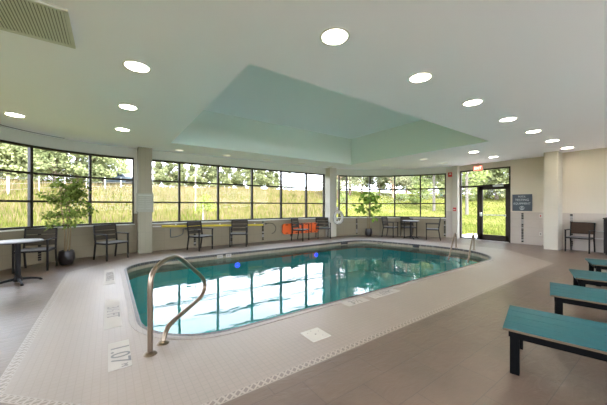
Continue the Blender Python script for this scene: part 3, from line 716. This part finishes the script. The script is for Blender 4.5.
# orange rescue board
r = empty('rescue_board', (6.52, 9.33, .44), 0, 'bright orange spine board fixed sideways on the wall behind two chairs', 'rescue board')
pl = rounded([(-.92, -.13, .10), (-.84, -.21, .06), (.84, -.21, .06), (.92, -.13, .10), (.92, .13, .10), (.84, .21, .06), (-.84, .21, .06), (-.92, .13, .10)], 5)
b = MB(); b.prism([(p_[0], p_[1]) for p_ in pl], -.025, .025); bmesh.ops.transform(b.bm, matrix=Matrix.Rotation(PI/2, 4, 'X'), verts=b.bm.verts); b.build('board', M['orange'], r)
b = MB()
for k in range(7):
    for s in (-1, 1): b.box((-.72+k*.24, -.027, s*.165), (.12, .006, .035), bevel=.002)
b.build('hand_slot', M['strap'], r)
for k in range(3): MB().box((-.5+k*.5, -.031, 0), (.05, .012, .425)).build('strap', M['strap'], r)
# life ring on the right column
r = empty('life_ring', (8.32, 9.07, .90), 0, 'white life ring with rope hanging on the column at the pool corner', 'life ring')
MB().torus((0, -.02, -.05), .25, .058, 'Y', 36, 12).build('ring', M['white'], r, True)
pts = [Vector((.315*math.cos(k*PI/24), -.03-.03*abs(math.sin(k*PI/6)), -.05+.315*math.sin(k*PI/24))) for k in range(49)]
MB().tube(pts[:48], .009, 6, closed=True).build('rope', M['inkpale'], r, True)
mb = MB(); mb.box((-.02, .02, .30), (.09, .05, .24), bevel=.01); mb.tube([(-.02, -.03, .22), (-.02, -.06, .16), (-.02, -.05, .1), (-.02, 0, .12)], .012, 8); mb.build('ring_bracket', M['white'], r)
mb = MB()
for k in range(4): mb.torus((-.16+.012*k, -.06-.01*k, -.16-.02*k), .13-.01*k, .008, 'Y', 24, 6)
mb.build('rope_coil', M['sill'], r, True)
# alarm and pull station
p, t = at_len(bow, near_len(bow, (11.93, 5.93)))
r = empty('fire_alarm', (p.x-.035, p.y-.02, 2.70), math.atan2(t.y, t.x), 'red fire alarm strobe on the wall between bowed window and white column', 'alarm')
MB().box((0, 0, 0), (.17, .05, .19), bevel=.008).build('alarm_body', M['red'], r); MB().box((.0, -.035, .02), (.07, .03, .05), bevel=.006).build('strobe_lens', M['white'], r)
r = empty('pull_station', (11.88, 5.72, 1.22), -PI/2, 'small red fire pull station on the white column beside the exit door', 'alarm')
MB().box((0, 0, 0), (.12, .045, .15), bevel=.006).build('station_body', M['red'], r); MB().box((0, -.03, -.01), (.08, .02, .03), bevel=.004).build('pull_handle', M['white'], r)
# exit sign
r = empty('exit_sign', (11.98, 4.86, 2.86), -PI/2, 'red and white EXIT sign hanging from the ceiling above the glazed door', 'sign')
MB().box((0, 0, 0), (.34, .05, .21), bevel=.006).build('sign_case', M['white'], r); MB().box((0, -.027, 0), (.30, .006, .17)).build('sign_face', M['exitred'], r)
text('exit_lettering', 'EXIT', .15, M['exitpale'], r, (0, -.032, 0), (PI/2, 0, 0), .002, .85); MB().cyl((0, 0, .1), (0, 0, .19), .02, n=12).build('sign_mount', M['white'], r)
# blue sign
r = empty('wall_sign', (12.085, 3.47, 1.48), -PI/2, 'slate blue sign with pale lettering on the wall right of the exit door', 'sign')
MB().box((0, 0, 0), (.58, .02, .60), bevel=.004).build('sign_plate', M['signblue'], r)
for (s_, z, sz, sx) in [('POOL', .215, .085, 1.0), ('TESTING', .095, .105, 1.0), ('EQUIPMENT', -.035, .10, .92)]: text('sign_lettering', s_, sz, M['signink'], r, (0, -.012, z), (PI/2, 0, 0), .001, sx)
mb = MB(); mb.torus((0, -.012, -.19), .062, .007, 'Y', 24, 6); mb.box((0, -.012, -.225), (.08, .004, .02)); mb.box((0, -.012, -.17), (.03, .004, .05)); mb.build('sign_symbol', M['signink'], r)
# outlets
for z, nm, l in [(1.02, 'wall_switch', 'small key switch plate at shoulder height on the wall under the sign side'), (.40, 'wall_outlet', 'small white outlet cover low on the wall beside the tile strip')]:
    r = empty(nm, (12.085, 2.95, z), -PI/2, l, 'outlet'); MB().box((0, 0, 0), (.08, .012, .12), bevel=.003).build('cover_plate', M['white'], r)
    MB().box((0, -.01, 0), (.035, .012, .05), bevel=.003).build('toggle', M['red'] if z > .5 else M['inkpale'], r)
# thin handrail tubes on the bench side wall
r = empty('wall_conduit', (11.73, 1.45, .62), 0, 'pair of thin grey pipes running along the bench side wall', 'pipe')
for z in (0, -.22): MB().cyl((0, -.45, z), (0, .3, z), .012, n=10).build('pipe', M['steel2'], r, True)

# ------------------------------------------------------------------ potted plants
def leaves_mesh(centres, n, size, rnd, spread, aspect=.5, droop=.0, m=None, name='foliage', parent=None, bend=True):
    V = []; Fc = []
    for i in range(n):
        c = centres[rnd.randrange(len(centres))]; s = spread if not isinstance(c, tuple) else c[1]; cc = c if not isinstance(c, tuple) else c[0]
        while True:
            d = Vector((rnd.uniform(-1, 1), rnd.uniform(-1, 1), rnd.uniform(-1, 1)))
            if d.length < 1: break
        p = cc + Vector((d.x*s, d.y*s, d.z*s*.8)); L = size*rnd.uniform(.6, 1.3); W = L*aspect/2
        a = rnd.uniform(0, 2*PI); el = rnd.uniform(-1.0, .7)-droop
        f = Vector((math.cos(a)*math.cos(el), math.sin(a)*math.cos(el), math.sin(el))); sd = f.orthogonal().normalized()
        sd = (Matrix.Rotation(rnd.uniform(0, 2*PI), 3, f) @ sd)
        k = len(V); V += [p, p+f*L*.45+sd*W, p+f*L, p+f*L*.45-sd*W]; Fc.append((k, k+1, k+2, k+3))
    me = bpy.data.meshes.new(name); me.from_pydata([tuple(v) for v in V], [], Fc); me.materials.append(m); me.update()
    return link(bpy.data.objects.new(name, me), parent)
def make_pot(r, R, H):
    prof = [(R*.62, 0), (R*.78, .03), (R*1.0, H*.45), (R*.95, H*.8), (R*.84, H), (R*.76, H), (R*.76, H-.04)]
    MB().lathe(prof, 40, wob=lambda k: 1+.03*(k % 2)).build('pot', M['pot'], r, True, ang=60)
    MB().lathe([(.0001, H-.05), (R*.78, H-.05), (R*.78, H-.045), (.0001, H-.04)], 24).build('soil', M['soil'], r)
def potted(name, loc, H, stems, cr, zc, n, size, aspect, mleaf, label, seed, R=.19, PH=.33, hubs=14, flat=.5):
    rnd = random.Random(seed); r = empty(name, loc, 0, label, 'plant'); make_pot(r, R, PH); mb = MB(); cs = []; tips = []
    for k in range(stems):
        a = 2*PI*k/stems+.4; b0 = Vector((.045*math.cos(a), .045*math.sin(a), PH-.06)); top = Vector((.10*math.cos(a+.5), .10*math.sin(a+.5), H*.93))
        pts = smooth_pts([b0, b0.lerp(top, .35)+Vector((.02, .01, 0)), b0.lerp(top, .7)+Vector((-.02, .02, 0)), top], 4); mb.tube(pts, [.017-.012*i/len(pts) for i in range(len(pts))], 7); tips.append(pts)
    for k in range(hubs):
        pts = tips[k % stems]; q = pts[int(len(pts)*rnd.uniform(.38, .98))]; a = rnd.uniform(0, 2*PI); t_ = (q.z-zc)/(H-zc) if q.z > zc else (zc-q.z)/zc
        rr = cr*rnd.uniform(.45, 1)*max(.3, 1-abs(t_)**2*.8); e = q+Vector((rr*math.cos(a), rr*math.sin(a), rnd.uniform(.02, .22)))
        mb.tube([q, q.lerp(e, .5)+Vector((0, 0, .03)), e], [.006, .004, .002], 5); cs += [q.lerp(e, .55), e, e]
    mb.build('stem', M['bark'], r, True); o = leaves_mesh(cs, n, size, rnd, cr*.30, aspect, .25, mleaf, 'foliage', r)
    return r
potted('potted_ficus', (-.80, 8.38, 0), 1.92, 3, .44, 1.2, 1300, .11, .42, M['leafL'], 'tall bushy potted ficus in a black ribbed pot by the left curved window', 3, R=.155, hubs=34)
potted('potted_fig', (9.50, 8.32, 0), 2.0, 3, .70, 1.30, 170, .23, .62, M['leafR'], 'potted fig tree with broad leaves in a dark pot before the bowed window', 5, R=.16, PH=.34, hubs=15)

# ------------------------------------------------------------------ outside
def ground_z(x, y):
    r = math.hypot(x-4.5, y-3.0); a = math.degrees(math.atan2(y, x))
    h = 3.5 if a > 45 else 3.5-1.1*min(1, (45-a)/25)
    if a > 100: h = 3.5-1.2*min(1, (a-100)/25)
    t = max(0.0, min(1.0, (r-9.0)/24)); s = t*t*(3-2*t)*.5+t*.5
    return -.12 + (h+.12)*s + .10*math.sin(x*.35)*math.cos(y*.31)*min(1, max(0, (r-10)/8)) + .04*max(0, r-33)
def inside(x, y, poly):
    c = False; n = len(poly)
    for i in range(n):
        (x1, y1), (x2, y2) = poly[i], poly[i-1]
        if (y1 > y) != (y2 > y) and x < (x2-x1)*(y-y1)/(y2-y1)+x1: c = not c
    return c
xs = np.arange(-40, 75.1, .9); ys = np.arange(-16, 75.1, .9)
V = []; 
for yy in ys:
    for xx in xs: V.append((xx, yy, -2.2 if inside(xx, yy, offset_path(outline, -.5, True)) else ground_z(xx, yy)))
W_ = len(xs); Fc = [(j*W_+i, j*W_+i+1, (j+1)*W_+i+1, (j+1)*W_+i) for j in range(len(ys)-1) for i in range(W_-1)]
me = bpy.data.meshes.new('meadow_ground'); me.from_pydata(V, [], Fc)
def ground_mat():
    m = leaf_mat('meadow_ground', (.11, .12, .026), (.19, .175, .06), .5); return m
me.materials.append(ground_mat())
for p_ in me.polygons: p_.use_smooth = True
struct(link(bpy.data.objects.new('floor_meadow', me)))
struct(MB().box((4.5, -6.2, -.06), (16, 6.8, .1)).build('floor_patio', M['concrete']))  # unseen pale slab, added to bounce sunlight through the back windows
struct(MB().box((13.5, 4.6, -.06), (2.4, 3.4, .1)).build('floor_walkway', M['concrete']))

def grass(name, m, n, rmin, rmax, h0, h1, w, seed, label, alo=12, ahi=125, power=1.0):
    rs = np.random.RandomState(seed); a = np.radians(rs.uniform(alo, ahi, n)); r = rmin+(rmax-rmin)*rs.rand(n)**power
    X = r*np.cos(a)+0; Y = r*np.sin(a)
    keep = np.array([not inside(x, y, BIG) and not (12 < x < 14.9 and 2.7 < y < 6.5) for x, y in zip(X, Y)]); X, Y = X[keep], Y[keep]; n = len(X)
    Z = np.array([ground_z(x, y) for x, y in zip(X, Y)])-.03
    h = rs.uniform(h0, h1, n); t = rs.uniform(0, 2*np.pi, n); ww = w*(.6+.8*rs.rand(n))*np.clip(np.hypot(X, Y)/14, .8, 2.4); lean = rs.uniform(-.3, .3, (n, 2))*h[:, None]
    P = np.zeros((n, 3, 3)); P[:, 0] = np.stack([X-np.cos(t)*ww, Y-np.sin(t)*ww, Z], 1); P[:, 1] = np.stack([X+np.cos(t)*ww, Y+np.sin(t)*ww, Z], 1); P[:, 2] = np.stack([X+lean[:, 0], Y+lean[:, 1], Z+h], 1)
    me = bpy.data.meshes.new(name); me.vertices.add(3*n); me.vertices.foreach_set('co', P.reshape(-1).astype(np.float32))
    me.loops.add(3*n); me.loops.foreach_set('vertex_index', np.arange(3*n, dtype=np.int32)); me.polygons.add(n); me.polygons.foreach_set('loop_start', np.arange(0, 3*n, 3, dtype=np.int32))
    me.update(calc_edges=True); me.validate(); me.materials.append(m)
    return tag(link(bpy.data.objects.new(name, me)), label, 'grass', kind='stuff')
BIG = offset_path(outline, .6, True)
grass('meadow_grass', M['grassg'], 60000, 9.3, 36, .16, .42, .022, 1, 'tall yellow green meadow grass outside the left and long windows', 48, 130)
grass('lawn_grass', M['lawn'], 50000, 9.8, 36, .06, .16, .03, 8, 'short bright lawn grass outside the bowed window and the exit door', 8, 50)
grass('green_grass', M['grassn'], 36000, 9.3, 19, .10, .26, .022, 5, 'fresh green grass close outside the windows')
grass('seeding_grass', M['grasst'], 16000, 15, 36, .35, .62, .016, 2, 'tan seeding grass tips on the upper meadow slope', 50, 125, .8)

def make_tree(name, kind, seed):
    rnd = random.Random(seed); r = empty(name); mb = MB()
    if kind == 'poplar':
        H = 5.6; mb.tube([(0, 0, -.3), (.1, .05, 2), (-.05, .1, 4), (0, 0, H*.9)], [.13, .10, .06, .02], 8); cs = []
        for k in range(34):
            z = rnd.uniform(.35, H*.95); a = rnd.uniform(0, 2*PI); rr = rnd.uniform(.3, 1.0)*(1.75 if z < H*.6 else 1.75*(1.15-z/H)); e = Vector((rr*math.cos(a), rr*math.sin(a), z+.3)); mb.tube([(0, 0, z*.8), e*.6+Vector((0, 0, z*.38)), e], [.04, .025, .01], 5); cs.append((e, rnd.uniform(.45, .85)))
        mb.build('trunk', M['trunk'], r, True); leaves_mesh(cs, 6500, .22, rnd, .6, .7, 0, M['poplar'], 'foliage', r)
    elif kind == 'far':
        H = 4.6; mb.tube([(0, 0, -.3), (0, .05, 2), (0, 0, H*.9)], [.10, .07, .02], 7); cs = []
        for k in range(26):
            z = rnd.uniform(.6, H*.97); a = rnd.uniform(0, 2*PI); rr = rnd.uniform(.1, 1)*1.15*(1.12-(z/H)**2); e = Vector((rr*math.cos(a), rr*math.sin(a), z)); mb.tube([(0, 0, z*.85), e], [.03, .01], 5); cs.append((e, rnd.uniform(.4, .65)))
        mb.build('trunk', M['trunk'], r, True); leaves_mesh(cs, 5500, .22, rnd, .6, .7, 0, M['darkleaf'], 'foliage', r)
    elif kind == 'pine':
        H = 6.2; mb.tube([(0, 0, -.3), (.08, 0, 2), (-.05, .08, 4), (0, 0, H)], [.13, .11, .08, .03], 8); cs = []
        for k in range(34):
            z = rnd.uniform(.9, H*.98); a = rnd.uniform(0, 2*PI); rr = rnd.uniform(.6, 1)*2.0*(1.15-z/H*.75); e = Vector((rr*math.cos(a), rr*math.sin(a), z+.2)); mb.tube([(0, 0, z-.2), e*.5+Vector((0, 0, z*.5)), e], [.05, .035, .015], 5); cs += [(e, .55), (Vector((e.x*.6, e.y*.6, e.z)), .4)]
        mb.build('trunk', M['pinebark'], r, True); leaves_mesh(cs, 6000, .24, rnd, .6, .45, 0, M['pine'], 'foliage', r)
    elif kind == 'conifer':
        H = 4.0; mb.tube([(0, 0, -.3), (0, 0, H)], [.09, .02], 7); cs = []
        for k in range(24):
            z = .4+k*(H-.4)/24; rr = .95*(1-z/H)+.08
            for j in range(4): a = k*.9+j*PI/2; cs.append((Vector((rr*.7*math.cos(a), rr*.7*math.sin(a), z)), .12+.28*(1-z/H)))
        mb.build('trunk', M['trunk'], r, True); leaves_mesh(cs, 1800, .16, rnd, .4, .4, .3, M['darkleaf'], 'foliage', r)
    elif kind == 'bush':
        cs = []
        for k in range(12): a = rnd.uniform(0, 2*PI); rr = rnd.uniform(0, 1.0); e = Vector((rr*math.cos(a), rr*math.sin(a), rnd.uniform(.3, 1.2))); mb.tube([(0, 0, -.2), e*.6, e], [.03, .02, .01], 5); cs.append((e, rnd.uniform(.35, .55)))
        mb.build('stem', M['trunk'], r, True); leaves_mesh(cs, 1500, .15, rnd, .5, .6, 0, M['bushleaf'], 'foliage', r)
    elif kind == 'birch':
        H = 6.5; mb.tube([(0, 0, -.3), (.05, 0, 3), (0, 0, H)], [.11, .09, .03], 8); cs = []
        for k in range(26): z = rnd.uniform(1.5, H*.97); a = rnd.uniform(0, 2*PI); rr = rnd.uniform(.4, 1)*1.5; e = Vector((rr*math.cos(a), rr*math.sin(a), z)); mb.tube([(0, 0, z-.3), e], [.03, .01], 5); cs.append((e, .55))
        mb.build('trunk', M['birch'], r, True); leaves_mesh(cs, 2200, .18, rnd, .5, .6, 0, M['bushleaf'], 'foliage', r)
    return r
protos = {}
def along(px, Z):      # a spot outside, given by bearing and distance
    X = (px-303.5)/274*Z; v = cam2room(X, Z, 0); return v.x, v.y
def tree(kind, px, Z, sc, label, rz=0.0, group=None, name=None):
    x, y = along(px, Z); nm = name or {'poplar': 'poplar_tree', 'far': 'field_tree', 'pine': 'pine_tree', 'conifer': 'conifer_tree', 'bush': 'bush', 'birch': 'birch_tree'}[kind]
    key = (kind, len([1 for k in protos if k[0] == kind and k[1] > 0]) % 1)
    lst = protos.setdefault(kind, [])
    if len(lst) < 2: o = make_tree(nm, kind, 11+len(lst)*7+hash_kind[kind]); lst.append(o)
    else: o = copy_tree(lst[int(px) % 2])
    o.location = (x, y, ground_z(x, y)-.05); o.rotation_euler = (0, 0, rz+px*.37); o.scale = (sc*1.05, sc*1.05, sc)
    tag(o, label, 'bush' if kind == 'bush' else 'tree', group or 'trees beyond the meadow')
hash_kind = {'poplar': 1, 'far': 2, 'pine': 3, 'conifer': 4, 'bush': 5, 'birch': 6}
L_ = 'airy light green poplar behind the wire fence, '
for (px, Z, s_, w) in [(-22, 21, 1.10, 'outside the pane at the picture edge'), (8, 22, 1.15, 'above the white fence post'), (32, 24, 1.2, 'behind the mullion left of the ficus'), (55, 23, 1.15, 'directly behind the ficus crown'), (78, 25, 1.15, 'between the ficus and the next mullion'), (103, 27, 1.0, 'left of the parked dark car'), (122, 33, .62, 'small one above the parked dark car')]:
    tree('poplar', px, Z, s_, L_+w, group='poplars beyond the curved window')
for k, (px, Z, s_, w) in enumerate([(158, 38, .82, 'just right of the notice column'), (169, 38, .98, 'left of the first long-window mullion'), (181, 39, .95, 'behind the first long-window mullion'), (192, 40, .80, 'left of the pale pole'), (203, 38, 1.0, 'above the staked sapling'), (214, 38, 1.05, 'left of the second long-window mullion'),
                                (227, 39, 1.05, 'right of the second long-window mullion'), (239, 40, .88, 'above the end of the yellow pole'), (250, 39, 1.08, 'left of the third long-window mullion'), (260, 39, 1.0, 'right of the third long-window mullion'), (270, 40, .86, 'standing left of the gap before the conifer'), (276, 42, .62, 'smallest one at the end of the tree line')]):
    tree('far', px, Z, s_, 'green field tree on the meadow crest, '+w, group='tree line on the meadow crest')
tree('conifer', 289, 38, .85, 'single pointed conifer standing alone on the meadow crest'); tree('conifer', 284, 43, .55, 'small pointed conifer beside the single tall one')
for (px, Z, s_, w) in [(338, 28, .95, 'nearest the life ring column'), (350, 30, 1.05, 'left of the potted fig'), (362, 33, .85, 'behind the potted fig'), (380, 31, 1.0, 'right of the potted fig'), (393, 29, 1.0, 'with its trunk at the middle of the bowed window'), (406, 30, 1.0, 'above the far cafe table')]:
    tree('pine', px, Z, s_, 'pine beyond the bowed window, '+w, group='pines beyond the bowed window')
tree('birch', 434, 22, 1.0, 'pale trunked birch seen at the end of the bowed window'); tree('birch', 467, 20, 1.0, 'pale trunked birch seen through the glass beside the exit door')
for (px, Z, s_, w) in [(420, 31, 1.3, 'outside the last bowed pane'), (445, 30, 1.4, 'behind the alarm wall'), (478, 27, 1.4, 'behind the exit sign'), (497, 26, 1.35, 'above the door closer'), (516, 28, 1.3, 'at the hinge side of the door')]:
    tree('poplar', px, Z, s_, 'dense green tree beyond the far end, '+w, group='trees beyond the exit door')
for (px, Z, w) in [(345, 22, 'by the life ring column'), (372, 24, 'behind the potted fig'), (400, 23, 'above the far cafe table'), (415, 21, 'near the last mullion of the bowed window'), (428, 24, 'at the birch foot'), (472, 22, 'seen through the side light'), (488, 24, 'seen high in the door glass'), (503, 23, 'at the hinge side of the door glass'), (326, 20, 'beside the column ending the long window')]:
    tree('bush', px, Z+4, .62 if px != 326 else .5, 'rounded yellow green bush in the meadow, '+w, group='meadow bushes')
# staked sapling and pale pole
x, y = along(203, 14.5); z = ground_z(x, y); r = empty('staked_sapling', (x, y, z), 0, 'young sapling tied to a white stake just outside the long window', 'tree')
MB().cyl((.0, 0, -.1), (.0, 0, 1.45), .025, n=8).build('stake', M['postwhite'], r); MB().tube([(.06, 0, -.1), (.1, 0, .9), (.06, 0, 1.9)], [.02, .015, .006], 6).build('stem', M['trunk'], r)
leaves_mesh([Vector((.1, 0, 1.2)), Vector((-.2, .1, 1.0)), Vector((.35, 0, 1.1)), Vector((.05, 0, 1.6)), Vector((.3, .1, 1.4)), Vector((-.15, 0, 1.4)), Vector((.6, 0, 1.15))], 420, .12, random.Random(4), .28, .5, 0, M['sapleaf'], 'foliage', r)
x, y = along(195.5, 18); z = ground_z(x, y); r = empty('utility_pole', (x, y, z), 0, 'pale wooden utility pole standing in the meadow behind the sapling', 'pole')
MB().cyl((0, 0, -.3), (0, 0, 3.0), .045, .035, n=12).build('pole_shaft', M['polewood'], r, True); MB().box((0, 0, 2.6), (.3, .08, .06)).build('cross_arm', M['polewood'], r)
x, y = along(441, 33); z = ground_z(x, y); r = empty('utility_box', (x, y, z), .5, 'turquoise cabinet in the meadow at the edge of the bowed window', 'cabinet')
MB().box((0, 0, .9), (.9, .5, 1.8), bevel=.03).build('cabinet_body', M['turq'], r); MB().box((0, 0, 1.83), (1.0, .6, .06)).build('cabinet_lid', M['white'], r)
# wire fence on the left
A_ = along(-30, 15); B_ = along(135, 27); r = empty('wire_fence', (0, 0, 0), 0, 'wire fence with white posts crossing the meadow outside the curved window', 'fence')
pts = []
for k in range(8):
    t = k/7; x = A_[0]+(B_[0]-A_[0])*t; y = A_[1]+(B_[1]-A_[1])*t; z = ground_z(x, y); pts.append(Vector((x, y, z)))
    MB().cyl((x, y, z-.2), (x, y, z+1.15), .06 if k in (1, 5) else .03, n=10).build('fence_post', M['postwhite'], r, True)
for h in (.35, .7, 1.05): MB().tube([p_+Vector((0, 0, h)) for p_ in pts], .008, 5).build('fence_wire', M['wire'], r)
# parked cars
def car(px, Z, rz, m, label, sc=1.0, suv=True):
    x, y = along(px, Z); r = empty('car', (x, y, ground_z(x, y)+.02), rz, label, 'car', 'parked cars beyond the fence'); r.scale = (sc,)*3
    def ext(profile, hw, mt, nm, par):
        b = MB(); b.prism(profile, -hw, hw); bmesh.ops.transform(b.bm, matrix=Matrix.Rotation(PI/2, 4, 'X'), verts=b.bm.verts); bmesh.ops.bevel(b.bm, geom=b.bm.edges[:], offset=.05, segments=2, affect='EDGES'); return b.build(nm, mt, par, True)
    ext([(-2.25, .35), (2.2, .35), (2.28, .7), (2.1, .92), (1.05, 1.02), (-2.2, 1.05), (-2.3, .7)], .88, m, 'body', r)
    top = [(-2.1, 1.0), (1.0, 1.0), (.35, 1.55), (-1.85, 1.60)] if suv else [(-1.7, 1.0), (1.0, 1.0), (.3, 1.42), (-.9, 1.42)]
    ext(top, .76, m, 'roof', r)
    b = MB(); zt = 1.5 if suv else 1.36
    for s in (-1, 1):
        b.quad((-1.75, s*.775, 1.08), (-.55, s*.775, 1.08), (-.55, s*.775, zt-.02), (-1.65, s*.775, zt)); b.quad((-.45, s*.775, 1.08), (.78, s*.775, 1.08), (.33, s*.775, zt-.04), (-.45, s*.775, zt-.02))
    b.build('side_window', M['carglass'], r)
    for wx in (-1.4, 1.4):
        for s in (-1, 1): MB().cyl((wx, s*.72, .34), (wx, s*.92, .34), .34, n=20).build('wheel', M['black'], r, True)
car(120, 31, YAW-PI/2+.1, M['carbody'], 'dark slate car parked beyond the fence left of the notice column'); car(97, 33, YAW-PI/2-.15+PI, M['carbody2'], 'silver car parked beyond the fence behind the second mullion', .95, False)
